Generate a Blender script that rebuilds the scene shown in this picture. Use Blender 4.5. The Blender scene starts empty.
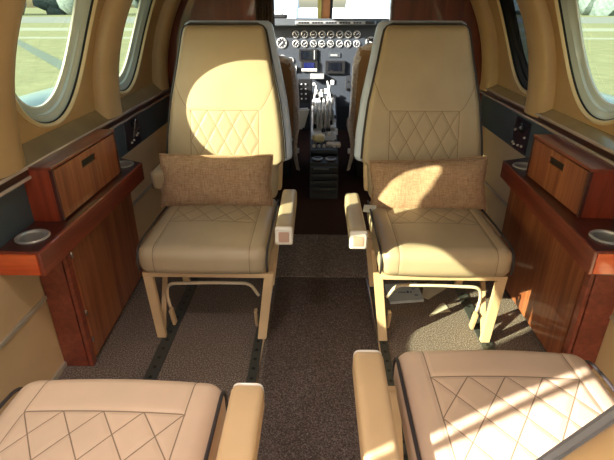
import bpy, bmesh, math, random
from mathutils import Vector, Matrix
random.seed(7)
sc = bpy.context.scene
COL = sc.collection
PI = math.pi

# ------------------------------------------------------------------ materials
def srgb(r, g, b):
    f = lambda c: (c/255/12.92) if c/255 <= .04045 else ((c/255+.055)/1.055)**2.4
    return (f(r), f(g), f(b), 1)

class NT:
    def __init__(s, name):
        s.m = bpy.data.materials.new(name); s.m.use_nodes = True
        s.t = s.m.node_tree; s.n = s.t.nodes; s.b = s.n['Principled BSDF']; s.out = s.n['Material Output']
    def node(s, typ, **k):
        n = s.n.new(typ)
        for a, v in k.items(): setattr(n, a, v)
        return n
    def link(s, a, b): s.t.links.new(a, b)
    def math(s, op, a, b=None, c=None):
        n = s.node('ShaderNodeMath', operation=op)
        for i, v in enumerate((a, b, c)):
            if v is None: continue
            if isinstance(v, (int, float)): n.inputs[i].default_value = v
            else: s.link(v, n.inputs[i])
        return n.outputs[0]
    def coords(s, scale=(1, 1, 1), rot=(0, 0, 0)):
        tc = s.node('ShaderNodeTexCoord'); mp = s.node('ShaderNodeMapping')
        mp.inputs['Scale'].default_value = scale; mp.inputs['Rotation'].default_value = rot
        s.link(tc.outputs['Object'], mp.inputs['Vector']); return mp.outputs[0]
    def noise(s, vec, scale, detail=3, rough=.5, dist=0):
        n = s.node('ShaderNodeTexNoise'); n.inputs['Scale'].default_value = scale
        n.inputs['Detail'].default_value = detail; n.inputs['Roughness'].default_value = rough
        n.inputs['Distortion'].default_value = dist
        s.link(vec, n.inputs['Vector']); return n.outputs['Fac']
    def ramp(s, fac, stops):
        n = s.node('ShaderNodeValToRGB'); e = n.color_ramp.elements
        e[0].position, e[0].color = stops[0]; e[1].position, e[1].color = stops[-1]
        for p, c in stops[1:-1]:
            x = e.new(p); x.color = c
        s.link(fac, n.inputs[0]); return n.outputs[0]
    def mix(s, fac, a, b, blend='MIX'):
        n = s.node('ShaderNodeMix', data_type='RGBA', blend_type=blend)
        for i, v in ((0, fac), (6, a), (7, b)):
            if isinstance(v, (int, float)): n.inputs[i].default_value = v
            elif isinstance(v, tuple): n.inputs[i].default_value = v
            else: s.link(v, n.inputs[i])
        return n.outputs[2]
    def bump(s, h, strength=.2, dist=.002):
        n = s.node('ShaderNodeBump'); n.inputs['Strength'].default_value = strength
        n.inputs['Distance'].default_value = dist
        s.link(h, n.inputs['Height']); s.link(n.outputs[0], s.b.inputs['Normal'])
    def base(s, c):
        if isinstance(c, tuple): s.b.inputs['Base Color'].default_value = c
        else: s.link(c, s.b.inputs['Base Color'])
    def set(s, **k):
        for a, v in k.items(): s.b.inputs[a.replace('_', ' ')].default_value = v

def simple(name, c, rough=.5, metal=0, coat=0, var=.08, vs=9, emit=None, es=0):
    t = NT(name); f = t.noise(t.coords(), vs, 2)
    d = tuple(x*(1-var) for x in c[:3])+(1,); l = tuple(min(1, x*(1+var)) for x in c[:3])+(1,)
    t.base(t.ramp(f, [(.3, d), (.7, l)])); t.set(Roughness=rough, Metallic=metal)
    if coat: t.set(Coat_Weight=coat, Coat_Roughness=.05)
    if emit: t.set(Emission_Color=emit, Emission_Strength=es)
    return t.m

def leather(name, c, rough=.42, stitch=None):
    """stitch: dict(ax='y'|'z', hw, v0, p, q, vmax)  pattern of sewn diamonds in object coordinates"""
    t = NT(name); co = t.coords()
    f = t.noise(co, 6, 3); d = tuple(x*.93 for x in c[:3])+(1,); l = tuple(min(1, x*1.06) for x in c[:3])+(1,)
    col = t.ramp(f, [(.3, d), (.7, l)])
    g = t.noise(co, 260, 2)
    h = t.math('MULTIPLY', g, .12)
    if stitch:
        sp = t.node('ShaderNodeSeparateXYZ'); t.link(co, sp.inputs[0])
        x = t.math('SUBTRACT', sp.outputs[0], stitch.get('x0', 0)); v = sp.outputs['XYZ'.index(stitch['ax'].upper())]
        w = t.math('MULTIPLY', t.math('SUBTRACT', v, stitch['v0']), stitch.get('sg', 1))
        p, q = stitch['p'], stitch['q']; nrm = 1/math.sqrt(1/p**2+1/q**2)
        a = t.math('DIVIDE', x, p); b = t.math('DIVIDE', w, q)
        def fam(e):
            fr = t.math('FRACT', t.math('ADD', e, 50.0))
            return t.math('MULTIPLY', t.math('SUBTRACT', .5, t.math('ABSOLUTE', t.math('SUBTRACT', fr, .5))), nrm)
        dd = t.math('MINIMUM', fam(t.math('ADD', a, b)), fam(t.math('SUBTRACT', a, b)))
        ax = t.math('ABSOLUTE', x)
        inside = t.math('MULTIPLY', t.math('LESS_THAN', ax, stitch['hw']), t.math('GREATER_THAN', w, 0))
        dia = t.math('ADD', dd, t.math('MULTIPLY', t.math('SUBTRACT', 1, inside), 1.0))
        # border line and the two long side seams
        bl = t.math('ADD', t.math('ABSOLUTE', w), t.math('MULTIPLY', t.math('GREATER_THAN', ax, stitch['hw']), 1))
        sd = t.math('ABSOLUTE', t.math('SUBTRACT', ax, stitch['hw']))
        if stitch.get('arc'):      # seams flare out to the edge above the border line
            up = t.math('MAXIMUM', t.math('MULTIPLY', w, -1), 0)
            fl = t.math('ADD', stitch['hw'], t.math('MULTIPLY', t.math('POWER', up, .62), .26))
            sd = t.math('MULTIPLY', t.math('ABSOLUTE', t.math('SUBTRACT', ax, fl)), .8)
        md = t.math('MINIMUM', dia, t.math('MINIMUM', bl, sd))
        front = t.math('LESS_THAN', md, .0013)
        if stitch['ax'] == 'z':
            pass
        thread = stitch.get('thread', srgb(88, 66, 46))
        col = t.mix(t.math('MULTIPLY', front, .75), col, thread)
        gr = t.node('ShaderNodeMapRange'); gr.interpolation_type = 'SMOOTHSTEP'
        gr.inputs['From Min'].default_value = 0; gr.inputs['From Max'].default_value = .012
        t.link(md, gr.inputs[0]); h = t.math('ADD', h, t.math('MULTIPLY', gr.outputs[0], .9))
    t.base(col); t.set(Roughness=rough); t.bump(h, .5, .0016)
    return t.m

def wood(name, dark, mid, light, axis='z', rough=.16, coat=.8, sc_=1):
    t = NT(name)
    s = {'z': (38*sc_, 38*sc_, 2.2), 'y': (38*sc_, 2.2, 38*sc_), 'x': (2.2, 38*sc_, 38*sc_)}[axis]
    co = t.coords(s); f = t.noise(co, 1.1, 5, .6, .6)
    co2 = t.coords(tuple(a*.22 for a in s)); f2 = t.noise(co2, 1.0, 2)
    c = t.ramp(f, [(.30, dark), (.5, mid), (.72, light)])
    c = t.mix(.35, c, t.ramp(f2, [(.35, dark), (.65, light)]), 'MIX')
    t.base(c); t.set(Roughness=rough+.25, Coat_Weight=coat, Coat_Roughness=.04)
    return t.m

def carpet(name, a, b, c_):
    t = NT(name); co = t.coords(); f = t.noise(co, 210, 3, .7); g = t.noise(co, 7, 3)
    col = t.ramp(f, [(.34, a), (.52, b), (.66, c_)])
    col = t.mix(t.math('MULTIPLY', g, .35), col, a); t.base(col)
    t.set(Roughness=.95, Specular_IOR_Level=.1); t.bump(f, .7, .004); return t.m

def metal(name, c, rough=.25): return simple(name, c, rough, 1, var=.04)

def glass(name, tint, gl=.06):
    m = bpy.data.materials.new(name); m.use_nodes = True; n = m.node_tree.nodes; l = m.node_tree.links
    n.remove(n['Principled BSDF']); tr = n.new('ShaderNodeBsdfTransparent'); tr.inputs[0].default_value = tint
    g = n.new('ShaderNodeBsdfGlossy'); g.inputs['Roughness'].default_value = .02
    mx = n.new('ShaderNodeMixShader'); mx.inputs[0].default_value = gl
    l.new(tr.outputs[0], mx.inputs[1]); l.new(g.outputs[0], mx.inputs[2]); l.new(mx.outputs[0], n['Material Output'].inputs[0])
    return m

M = {}
TAN = srgb(172, 153, 127)
M['leather'] = leather('tan leather', TAN)
M['cushion_front'] = leather('tan leather sewn low', TAN, stitch=dict(ax='y', hw=.17, v0=.215, p=.085, q=.12))
M['cushion_lit'] = leather('lit tan leather sewn high', srgb(206, 178, 154), stitch=dict(ax='y', hw=.168, v0=.112, p=.084, q=.12))  # seat tan lightened, the brighter light on the near cushions put into colour
M['back_sewn'] = leather('tan backrest leather', TAN, stitch=dict(ax='z', hw=.148, v0=.772, sg=-1, p=.074, q=.125, arc=True, thread=srgb(110, 84, 56)))
M['back_plain'] = leather('tan shell leather', srgb(205, 172, 132))
M['leather_lit'] = leather('lit arm leather', srgb(200, 168, 128))  # lighter copy of the arm leather, near light put into its colour
M['piping'] = simple('dark piping', srgb(50, 44, 46), .5)
M['piping_grey'] = simple('grey piping', srgb(120, 122, 132), .35)
M['shell'] = simple('blue grey shell', srgb(188, 200, 226), .4)
M['frame'] = simple('cream painted metal', srgb(205, 175, 138), .4, coat=.2)
M['frame_white'] = simple('off white painted bar', srgb(222, 205, 180), .4)
M['cap'] = simple('white cap', srgb(225, 218, 212), .3)
M['cap_inset'] = simple('rosy inset', srgb(186, 150, 136), .4)
M['wall'] = leather('tan wall panel', srgb(202, 174, 136), .5)
M['wall_upper'] = leather('window surround vinyl', srgb(176, 144, 100), .45)
M['pillar'] = leather('smooth window pillar', srgb(184, 154, 112), .45)
M['sill'] = simple('satin sill', srgb(150, 134, 104), .25, .3, coat=.4)
M['ceiling'] = leather('ceiling vinyl', srgb(205, 185, 150), .6)
M['navy'] = simple('charcoal blue panel', srgb(66, 78, 86), .5)
M['navyplate'] = simple('navy switch plate', srgb(28, 30, 48), .3, coat=.4)
M['chrome'] = metal('bright metal', srgb(205, 200, 198), .22)
M['steel'] = simple('brushed steel', srgb(186, 184, 182), .35, .55)
M['railpaint'] = simple('pale polished rail', srgb(205, 192, 184), .25, .3, coat=.5)
M['satin'] = simple('satin silver strip', srgb(190, 182, 168), .35, .4)
M['groove'] = simple('oxblood groove', srgb(58, 30, 24), .3)
M['woodface'] = wood('mahogany vertical grain', srgb(104, 50, 28), srgb(146, 80, 48), srgb(182, 118, 76), 'z')
M['woodrail'] = wood('mahogany rail', srgb(96, 38, 27), srgb(126, 54, 38), srgb(150, 76, 54), 'y')
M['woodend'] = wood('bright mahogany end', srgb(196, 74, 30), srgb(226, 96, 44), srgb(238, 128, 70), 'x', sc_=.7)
M['woodbox'] = wood('red box mahogany', srgb(106, 36, 20), srgb(140, 52, 28), srgb(164, 72, 40), 'z', sc_=.7)
M['wooddark'] = wood('dark mahogany top', srgb(48, 16, 12), srgb(66, 24, 20), srgb(88, 36, 28), 'y')
M['bulk'] = wood('bulkhead mahogany', srgb(74, 26, 12), srgb(102, 40, 20), srgb(128, 58, 32), 'z')
M['carpet'] = carpet('brown fleck carpet', srgb(78, 66, 60), srgb(124, 110, 102), srgb(188, 178, 168))
M['carpet_aisle'] = carpet('aisle carpet', srgb(62, 52, 50), srgb(98, 86, 82), srgb(144, 130, 124))
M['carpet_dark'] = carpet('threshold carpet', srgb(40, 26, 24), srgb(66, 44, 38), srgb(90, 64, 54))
M['track'] = simple('dark track', srgb(74, 76, 72), .5, .3)
M['black'] = simple('black plastic', srgb(18, 18, 20), .45)
M['rubber'] = simple('black window seal', srgb(16, 18, 20), .6)
M['white'] = simple('white plastic', srgb(228, 226, 220), .4)
M['ivory'] = simple('ivory knob', srgb(236, 224, 176), .35)
M['panel'] = simple('slate instrument panel', srgb(42, 48, 56), .55)
M['shroud'] = simple('glareshield', srgb(46, 52, 58), .7)
M['shroudlip'] = simple('annunciator strip', srgb(120, 122, 124), .5)
M['dial'] = simple('dial face', srgb(40, 42, 46), .4)
M['bezel'] = simple('dial ring', srgb(170, 172, 174), .35, .5)
M['needle'] = simple('dial needle', srgb(235, 235, 235), .5)
M['screen'] = simple('dark screen', srgb(10, 14, 22), .12, coat=.5)
M['screen_blue'] = simple('lit blue screen', srgb(14, 20, 60), .15, coat=.5, emit=srgb(20, 30, 110), es=.35)
M['seatbrown'] = leather('cockpit seat leather', srgb(168, 130, 90))
M['fleece'] = simple('sheepskin edge', srgb(212, 200, 188), .95, vs=60, var=.2)
M['tunnel'] = simple('window tunnel', srgb(192, 204, 196), .25, coat=.5, vs=3)
M['rim'] = simple('cream window rim', srgb(222, 200, 156), .35, coat=.3)
M['tunnelline'] = simple('pane edge', srgb(226, 232, 226), .3)
M['pane'] = glass('window pane', (.58, .62, .45, 1))
M['pane_dark'] = glass('polarised window pane', (.045, .05, .055, 1), .03)
M['windshield'] = glass('windshield', (.9, .93, .93, 1))
M['paint'] = simple('white aircraft paint', srgb(118, 140, 150), .35, coat=.3)
M['paper'] = simple('pale blue folder', srgb(172, 180, 190), .6)
M['paper2'] = simple('cream card', srgb(205, 196, 176), .6)
M['ink'] = simple('blue print', srgb(40, 60, 120), .6)
M['post'] = simple('tan windshield post', srgb(176, 122, 78), .5)  # one even tan for the windshield posts
M['postg'] = simple('olive post trim', srgb(176, 170, 96), .5)
M['lamp'] = simple('fill light diffuser', srgb(255, 240, 215), .6, emit=(1, .90, .82, 1), es=5)  # glow of the added ceiling fill lights
M['curtain'] = simple('dark patterned curtain', srgb(66, 50, 42), .9, vs=60, var=.35)

def fabric():
    t = NT('woven brown pillow'); co = t.coords((1, 1, 1))
    w1 = t.noise(t.coords((40, 40, 420)), 1, 2); w2 = t.noise(t.coords((420, 40, 40)), 1, 2)
    s = t.math('ADD', t.math('MULTIPLY', w1, .5), t.math('MULTIPLY', w2, .5))
    t.base(t.ramp(s, [(.32, srgb(142, 112, 90)), (.5, srgb(168, 136, 110)), (.68, srgb(190, 160, 134))]))
    t.set(Roughness=.9, Specular_IOR_Level=.15); t.bump(s, .6, .003); return t.m
M['pillow'] = fabric()

def grass():
    t = NT('airfield grass'); co = t.coords(); f = t.noise(co, 1.2, 6, .7); g = t.noise(t.coords((.02, .25, 1)), 1, 3)
    c = t.ramp(f, [(.3, srgb(104, 108, 92)), (.55, srgb(126, 131, 108)), (.75, srgb(150, 151, 126))])
    c = t.mix(t.math('MULTIPLY', g, .5), c, srgb(130, 136, 112)); t.base(c); t.set(Roughness=1, Specular_IOR_Level=0); return t.m
M['grass'] = grass()
M['asphalt'] = simple('asphalt', srgb(112, 120, 122), .9, vs=2)
M['stripe_dark'] = simple('dark ground stripe', srgb(84, 100, 98), .9, vs=2)
M['line'] = simple('pale concrete', srgb(132, 140, 132), .9)
M['concrete'] = simple('bright concrete', srgb(200, 200, 192), .9)
M['leaf'] = simple('far foliage', srgb(96, 112, 118), .95, vs=1.5, var=.3)
M['trunk'] = simple('bark', srgb(80, 66, 54), .95)
M['hangar'] = simple('far hangar', srgb(196, 200, 204), .6)
M['hangar_roof'] = simple('far hangar roof', srgb(120, 134, 150), .6)

# ------------------------------------------------------------------ object helpers
ROOTLOC = {}
def tag(o, label=None, cat=None, group=None, kind=None):
    if label: o['label'] = label
    if cat: o['category'] = cat
    if group: o['group'] = group
    if kind: o['kind'] = kind
    return o
def thing(name, label, cat, loc=(0, 0, 0), rz=0, group=None):
    o = bpy.data.objects.new(name, None); COL.objects.link(o); o.empty_display_size = .05
    o.location = loc; o.rotation_euler = (0, 0, rz)
    return tag(o, label, cat, group)
def obj(name, bm, mat, parent=None, smooth=True, angle=40, label=None, loc=None):
    """bm is in the thing's local coordinates when parented"""
    me = bpy.data.meshes.new(name)
    bmesh.ops.recalc_face_normals(bm, faces=bm.faces)
    if loc is not None: bmesh.ops.translate(bm, verts=bm.verts, vec=-Vector(loc))
    bm.to_mesh(me); bm.free()
    ms = mat if isinstance(mat, (list, tuple)) else [mat]
    for m in ms: me.materials.append(M[m] if isinstance(m, str) else m)
    if smooth:
        for p in me.polygons: p.use_smooth = True
        try: me.set_sharp_from_angle(angle=math.radians(angle))
        except Exception: pass
    o = bpy.data.objects.new(name, me); COL.objects.link(o)
    if parent: o.parent = parent
    if loc is not None: o.location = loc
    if label: o['label'] = label
    return o
def struct(name, bm, mat, label=None, **k):
    o = obj(name, bm, mat, **k); o['kind'] = 'structure'
    if label: o['label'] = label
    return o
def B(): return bmesh.new()
def box(bm, x0, x1, y0, y1, z0, z1, bev=0, mi=0):
    vs = [bm.verts.new((x, y, z)) for x in (x0, x1) for y in (y0, y1) for z in (z0, z1)]
    F = [(0, 1, 3, 2), (4, 6, 7, 5), (0, 4, 5, 1), (2, 3, 7, 6), (0, 2, 6, 4), (1, 5, 7, 3)]
    fs = [bm.faces.new([vs[i] for i in f]) for f in F]
    if bev:
        es = list({e for f in fs for e in f.edges})
        r = bmesh.ops.bevel(bm, geom=es, offset=bev, segments=2, affect='EDGES', profile=.6)
        fs = list({f for f in bm.faces if f.material_index == 0}) if mi else []
    if mi:
        for f in fs: f.material_index = mi
    return bm
def hexa(bm, pts, bev=0):
    """8 points: bottom 4 (ccw) then top 4"""
    vs = [bm.verts.new(p) for p in pts]
    fs = [bm.faces.new([vs[i] for i in f]) for f in ((3, 2, 1, 0), (4, 5, 6, 7), (0, 1, 5, 4), (1, 2, 6, 5), (2, 3, 7, 6), (3, 0, 4, 7))]
    if bev: bmesh.ops.bevel(bm, geom=list({e for f in fs for e in f.edges}), offset=bev, segments=2, affect='EDGES')
    return bm
def tube(bm, pts, r, n=10, closed=False, flat=None):
    pts = [Vector(p) for p in pts]; N = len(pts); rings = []
    up = Vector((0, 0, 1)); prev = None
    for i, p in enumerate(pts):
        a = pts[(i-1) % N] if (closed or i > 0) else p; b = pts[(i+1) % N] if (closed or i < N-1) else p
        t = (b-a).normalized()
        if prev is None:
            u = t.cross(up)
            if u.length < .05: u = t.cross(Vector((1, 0, 0)))
            u.normalize()
        else:
            u = prev-t*prev.dot(t)
            u.normalize()
        prev = u; v = t.cross(u)
        ra, rb = (r, r) if flat is None else flat
        rings.append([bm.verts.new(p+u*ra*math.cos(2*PI*k/n)+v*rb*math.sin(2*PI*k/n)) for k in range(n)])
    rng = range(N if closed else N-1)
    for i in rng:
        A, C = rings[i], rings[(i+1) % N]
        for k in range(n): bm.faces.new((A[k], A[(k+1) % n], C[(k+1) % n], C[k]))
    if not closed:
        bm.faces.new(rings[0][::-1]); bm.faces.new(rings[-1])
    return bm
def smoothpath(pts, rad, seg=5):
    """round the corners of a polyline"""
    P = [Vector(p) for p in pts]; out = [P[0]]
    for i in range(1, len(P)-1):
        a, b, c = P[i-1], P[i], P[i+1]
        r1 = min(rad, (a-b).length*.49, (c-b).length*.49)
        s = b+(a-b).normalized()*r1; e = b+(c-b).normalized()*r1
        for k in range(seg+1):
            t = k/seg; out.append((1-t)**2*s+2*t*(1-t)*b+t*t*e)
    out.append(P[-1]); return out
def lathe(bm, prof, c=(0, 0, 0), n=32, axis='z', caps=True):
    rings = []
    for r, h in prof:
        ring = []
        for k in range(n):
            a = 2*PI*k/n
            if axis == 'z': p = (c[0]+r*math.cos(a), c[1]+r*math.sin(a), c[2]+h)
            elif axis == 'y': p = (c[0]+r*math.cos(a), c[1]+h, c[2]+r*math.sin(a))
            else: p = (c[0]+h, c[1]+r*math.cos(a), c[2]+r*math.sin(a))
            ring.append(bm.verts.new(p))
        rings.append(ring)
    for A, C in zip(rings, rings[1:]):
        for k in range(n): bm.faces.new((A[k], A[(k+1) % n], C[(k+1) % n], C[k]))
    if caps: bm.faces.new(rings[0]); bm.faces.new(rings[-1][::-1])
    return bm
def softbox(bm, sx, sy, sz, r, n=(24, 24, 8), deform=None, c=(0, 0, 0)):
    """a rounded slab with a dense surface; deform(Vector)->Vector shapes it further"""
    nx, ny, nz = n; cache = {}
    def vert(i, j, k):
        key = (i, j, k)
        if key in cache: return cache[key]
        def cc(i, n_, s):
            return (i/n_-.5)*s
        p = Vector((cc(i, nx, sx), cc(j, ny, sy), cc(k, nz, sz)))
        q = Vector([max(-(s/2-r), min(s/2-r, a)) for a, s in zip(p, (sx, sy, sz))])
        d = p-q
        # spread the samples around the corner arcs
        if d.length > 1e-9:
            m = max(abs(d.x), abs(d.y), abs(d.z))
            d = d.normalized()*r if m > r*.999 else d.normalized()*r
            p = q+d
        if deform: p = deform(p)
        v = bm.verts.new(p+Vector(c)); cache[key] = v; return v
    def face(f):
        try: bm.faces.new(f)
        except ValueError: pass
    for i in range(nx):
        for j in range(ny):
            face([vert(i, j, 0), vert(i, j+1, 0), vert(i+1, j+1, 0), vert(i+1, j, 0)])
            face([vert(i, j, nz), vert(i+1, j, nz), vert(i+1, j+1, nz), vert(i, j+1, nz)])
    for i in range(nx):
        for k in range(nz):
            face([vert(i, 0, k), vert(i+1, 0, k), vert(i+1, 0, k+1), vert(i, 0, k+1)])
            face([vert(i, ny, k), vert(i, ny, k+1), vert(i+1, ny, k+1), vert(i+1, ny, k)])
    for j in range(ny):
        for k in range(nz):
            face([vert(0, j, k), vert(0, j, k+1), vert(0, j+1, k+1), vert(0, j+1, k)])
            face([vert(nx, j, k), vert(nx, j+1, k), vert(nx, j+1, k+1), vert(nx, j, k+1)])
    return bm
def prism(bm, poly, z0, z1):
    a = [bm.verts.new((x, y, z0)) for x, y in poly]; b = [bm.verts.new((x, y, z1)) for x, y in poly]; n = len(poly)
    bm.faces.new(a[::-1]); bm.faces.new(b)
    for i in range(n): bm.faces.new((a[i], a[(i+1) % n], b[(i+1) % n], b[i]))
    return bm
def cut(o, bm):
    me = bpy.data.meshes.new('cutter'); bmesh.ops.recalc_face_normals(bm, faces=bm.faces); bm.to_mesh(me); bm.free()
    c = bpy.data.objects.new('cutter', me); COL.objects.link(c); c.parent = o.parent
    md = o.modifiers.new('b', 'BOOLEAN'); md.operation = 'DIFFERENCE'; md.object = c; md.solver = 'EXACT'
    bpy.context.view_layer.update()
    dg = bpy.context.evaluated_depsgraph_get(); nm = bpy.data.meshes.new_from_object(o.evaluated_get(dg))
    o.modifiers.clear(); old = o.data; o.data = nm
    bpy.data.objects.remove(c); bpy.data.meshes.remove(me)
    nm.name = old.name
def bevelmod(o, w=.003, seg=2):
    md = o.modifiers.new('bev', 'BEVEL'); md.width = w; md.segments = seg; md.limit_method = 'ANGLE'; md.angle_limit = math.radians(35)

# ------------------------------------------------------------------ cabin shell
XC, H = .03, .94
Y0, Y1 = -1.6, 2.84
def k_in(z):                     # how far the wall leans inward with height
    if z <= .76: return 0
    d = min(z-.76, .80); return .85-math.sqrt(.85**2-d*d)
def xw(s, z, off=0): return XC+s*(H-k_in(z)+off)
SIDE = {-1: 'left', 1: 'right'}
TRIMZ = {-1: (.700, .742), 1: (.722, .764)}

bm = B(); box(bm, -1.05, 1.10, Y0, 1.91, -.04, 0); struct('floor', bm, 'carpet', 'fleck brown cabin carpet')
bm = B(); box(bm, -.185, .235, Y0, 1.905, 0.0005, .008, .002); o = obj('aisle_runner', bm, 'carpet_aisle'); tag(o, 'dark brown aisle carpet runner laid down the middle of the cabin floor', 'carpet')
bm = B(); box(bm, -1.05, 1.10, 1.91, 2.36, -.04, .012, .003); struct('floor_step', bm, 'carpet', 'raised carpeted strip ahead of the aisle')
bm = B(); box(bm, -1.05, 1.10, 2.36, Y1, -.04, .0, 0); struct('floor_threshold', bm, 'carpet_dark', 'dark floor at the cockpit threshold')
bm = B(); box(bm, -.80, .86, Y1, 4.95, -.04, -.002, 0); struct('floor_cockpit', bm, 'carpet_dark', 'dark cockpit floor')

# window centre, height of centre, half width, half height, wall bay from..to
WINS = {-1: [(1.628, 1.090, .258, .288, 1.27, 2.03), (2.30, 1.085, .248, .283, 2.03, 2.84), (1.030, 1.072, .118, .270, .87, 1.27),  # last here: unseen narrow window added to put sun on the right pillow
             (.60, .915, .24, .27, .33, .87), (-1.27, 1.072, .248, .270, -1.60, -.95)],  # first here: unseen window shaped to throw the cushion and floor sun patches
        1: [(1.69, 1.090, .258, .282, 1.36, 2.10), (2.31, 1.085, .252, .277, 2.10, 2.84), (1.01, 1.075, .248, .270, .66, 1.36),
            (.31, 1.075, .248, .270, -.04, .66), (-.39, 1.075, .248, .270, -.74, -.04), (-1.18, 1.075, .248, .270, -1.6, -.74)]}
PILLARS = {-1: [(2.03, .085), (1.265, .085), (.875, .03), (.31, .05), (.055, .07), (2.765, .075)],
           1: [(2.10, .088), (1.36, .08), (.66, .08), (-.04, .08), (-.74, .08), (2.765, .075)]}
DOORY = (-.80, -.020)            # open entrance door in the left wall, behind the camera
PITCH = .74
ZC, EA, EB = 1.085, .243, .262
ZB, ZT = .775, 1.42
_box = box
def lbox(bm, x0, x1, y0, y1, *a):
    """a box along the side wall; on the left it leaves the doorway open"""
    if (x0+x1)/2 > 0 or y0 > DOORY[1]: return _box(bm, x0, x1, y0, y1, *a)
    _box(bm, x0, x1, y0, DOORY[0], *a)
    if a[0] < .5: return _box(bm, x0, x1, DOORY[1], y1, *a)
    _box(bm, x0, x1, DOORY[1], .33, *a); return _box(bm, x0, x1, .87, y1, *a)      # rails gap for the unseen window added to pass sunlight
for s in (-1, 1):
    sd = SIDE[s]
    # lower wall
    bm = B(); x = xw(s, 0)
    lbox(bm, min(x, x+s*.03), max(x, x+s*.03), Y0, Y1, 0, .55)
    struct('wall_'+sd, bm, 'wall', 'tan lower cabin wall panel')
    z = .298 if s < 0 else .262
    bm = B(); lbox(bm, min(x, x-s*.008), max(x, x-s*.008), Y0, Y1, z-.007, z+.007, .002); struct('trim_1' if s < 0 else 'trim_2', bm, 'satin', 'thin silver strip along the lower wall')
    bm = B(); lbox(bm, min(x, x-s*.010), max(x, x-s*.010), Y0, Y1, .0, .022, .002); struct('baseboard_'+sd, bm, 'satin', 'silver kick strip')
    # charcoal band
    t0, t1 = TRIMZ[s]
    bm = B(); lbox(bm, min(x-s*.004, x+s*.03), max(x-s*.004, x+s*.03), Y0, Y1, .545, t0+.005); struct('trim_3' if s < 0 else 'trim_4', bm, 'navy', 'charcoal band above the tan wall panel')
    # rails: chrome / oxblood / chrome
    xi = x-s*.028
    def rail(za, zb, out, m, nm, lb):
        bm = B(); a, b = xi-s*out, x+s*.03
        lbox(bm, min(a, b), max(a, b), Y0, Y1, za, zb, .002); struct(nm, bm, m, lb)
    i0 = 5 if s < 0 else 8
    rail(t0, t0+.010, .005, 'railpaint', 'trim_%d' % i0, 'lower bright rail')
    rail(t0+.009, t1-.009, .0, 'groove', 'trim_%d' % (i0+1), 'dark oxblood groove between the rails')
    rail(t1-.011, t1, .005, 'railpaint', 'trim_%d' % (i0+2), 'upper bright rail')
    # sill between rail and window surround
    bm = B(); xa, xb = xi, xw(s, ZB, .02)
    for ya, yb in (((Y0, Y1),) if s > 0 else ((Y0, DOORY[0]), (DOORY[1], .33), (.87, Y1))):
        hexa(bm, [(xa, ya, t1-.01), (xb, ya, t1-.01), (xb, yb, t1-.01), (xa, yb, t1-.01), (xa, ya, t1), (xb, ya, ZB+.012), (xb, yb, ZB+.012), (xa, yb, t1)])
    struct('sill_'+sd, bm, 'sill', 'satin sloping window sill')
    # window surround with elliptical openings
    bm = B()
    def P(y, z, off=.02): return (xw(s, z, off), y, z)
    for yc, ZC, EA, EB, wa, wb in WINS[s]:
        N = 64; L = []; ZB = .545 if wa == .33 else .775
        for k in range(N):
            a = 2*PI*k/N; cy, cz = math.cos(a), math.sin(a)
            e = (yc+EA*cy, ZC+EB*cz)
            hy = (wb-yc) if cy > 0 else (yc-wa); hz = (ZT-ZC) if cz > 0 else (ZC-ZB)
            tt = min(hy/abs(cy) if abs(cy) > 1e-6 else 9e9, hz/abs(cz) if abs(cz) > 1e-6 else 9e9)
            L.append((e, (yc+tt*cy, ZC+tt*cz)))
        for ry, rz_ in ((wb, ZT), (wa, ZT), (wa, ZB), (wb, ZB)):     # keep the corners of the bay
            j = min(range(N), key=lambda q: (L[q][1][0]-ry)**2+(L[q][1][1]-rz_)**2)
            L[j] = (L[j][0], (ry, rz_))
        rings = []
        for u in (0, .12, .3, .5, .75, 1):
            rings.append([bm.verts.new(P(e[0]*(1-u)+r[0]*u, e[1]*(1-u)+r[1]*u, .02+.012*max(0, 1-u*6))) for e, r in L])
        for A, C in zip(rings, rings[1:]):
            for k in range(N): bm.faces.new((A[k], A[(k+1) % N], C[(k+1) % N], C[k]))
    ZB = .775
    if s < 0:      # plain surround each side of the doorway
        for ya, yb in ((DOORY[1], .33), (-.95, DOORY[0])):
            q = [[bm.verts.new(P(y, ZB+(ZT-ZB)*i/10)) for y in (ya, yb)] for i in range(11)]
            for A, C in zip(q, q[1:]): bm.faces.new((A[0], A[1], C[1], C[0]))
        q = [[bm.verts.new(P(y, 1.285+(ZT-1.285)*i/3)) for y in DOORY] for i in range(4)]      # lintel
        for A, C in zip(q, q[1:]): bm.faces.new((A[0], A[1], C[1], C[0]))
    struct('wall_%s_upper' % sd, bm, 'wall_upper', 'golden tan window surround panel')
    # proud vertical pillars between the windows
    for j, (yp, hw) in enumerate(PILLARS[s]):
        bm = B()
        rows = []
        for i in range(15):
            z = ZB-.03+(1.44-ZB+.03)*i/14
            row = []
            for f, off in ((-1, .03), (-1, -.012), (-.85, -.028), (-.4, -.038), (0, -.041), (.4, -.038), (.85, -.028), (1, -.012), (1, .03)):
                row.append(bm.verts.new((xw(s, z, off), min(yp+f*hw, Y1), z)))
            rows.append(row)
        for A, C in zip(rows, rows[1:]):
            for k in range(8): bm.faces.new((A[k], A[k+1], C[k+1], C[k]))
        struct('pillar_%s_%d' % (sd, j+1), bm, 'pillar', 'smooth tan pillar panel between two windows', angle=60)
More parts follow.
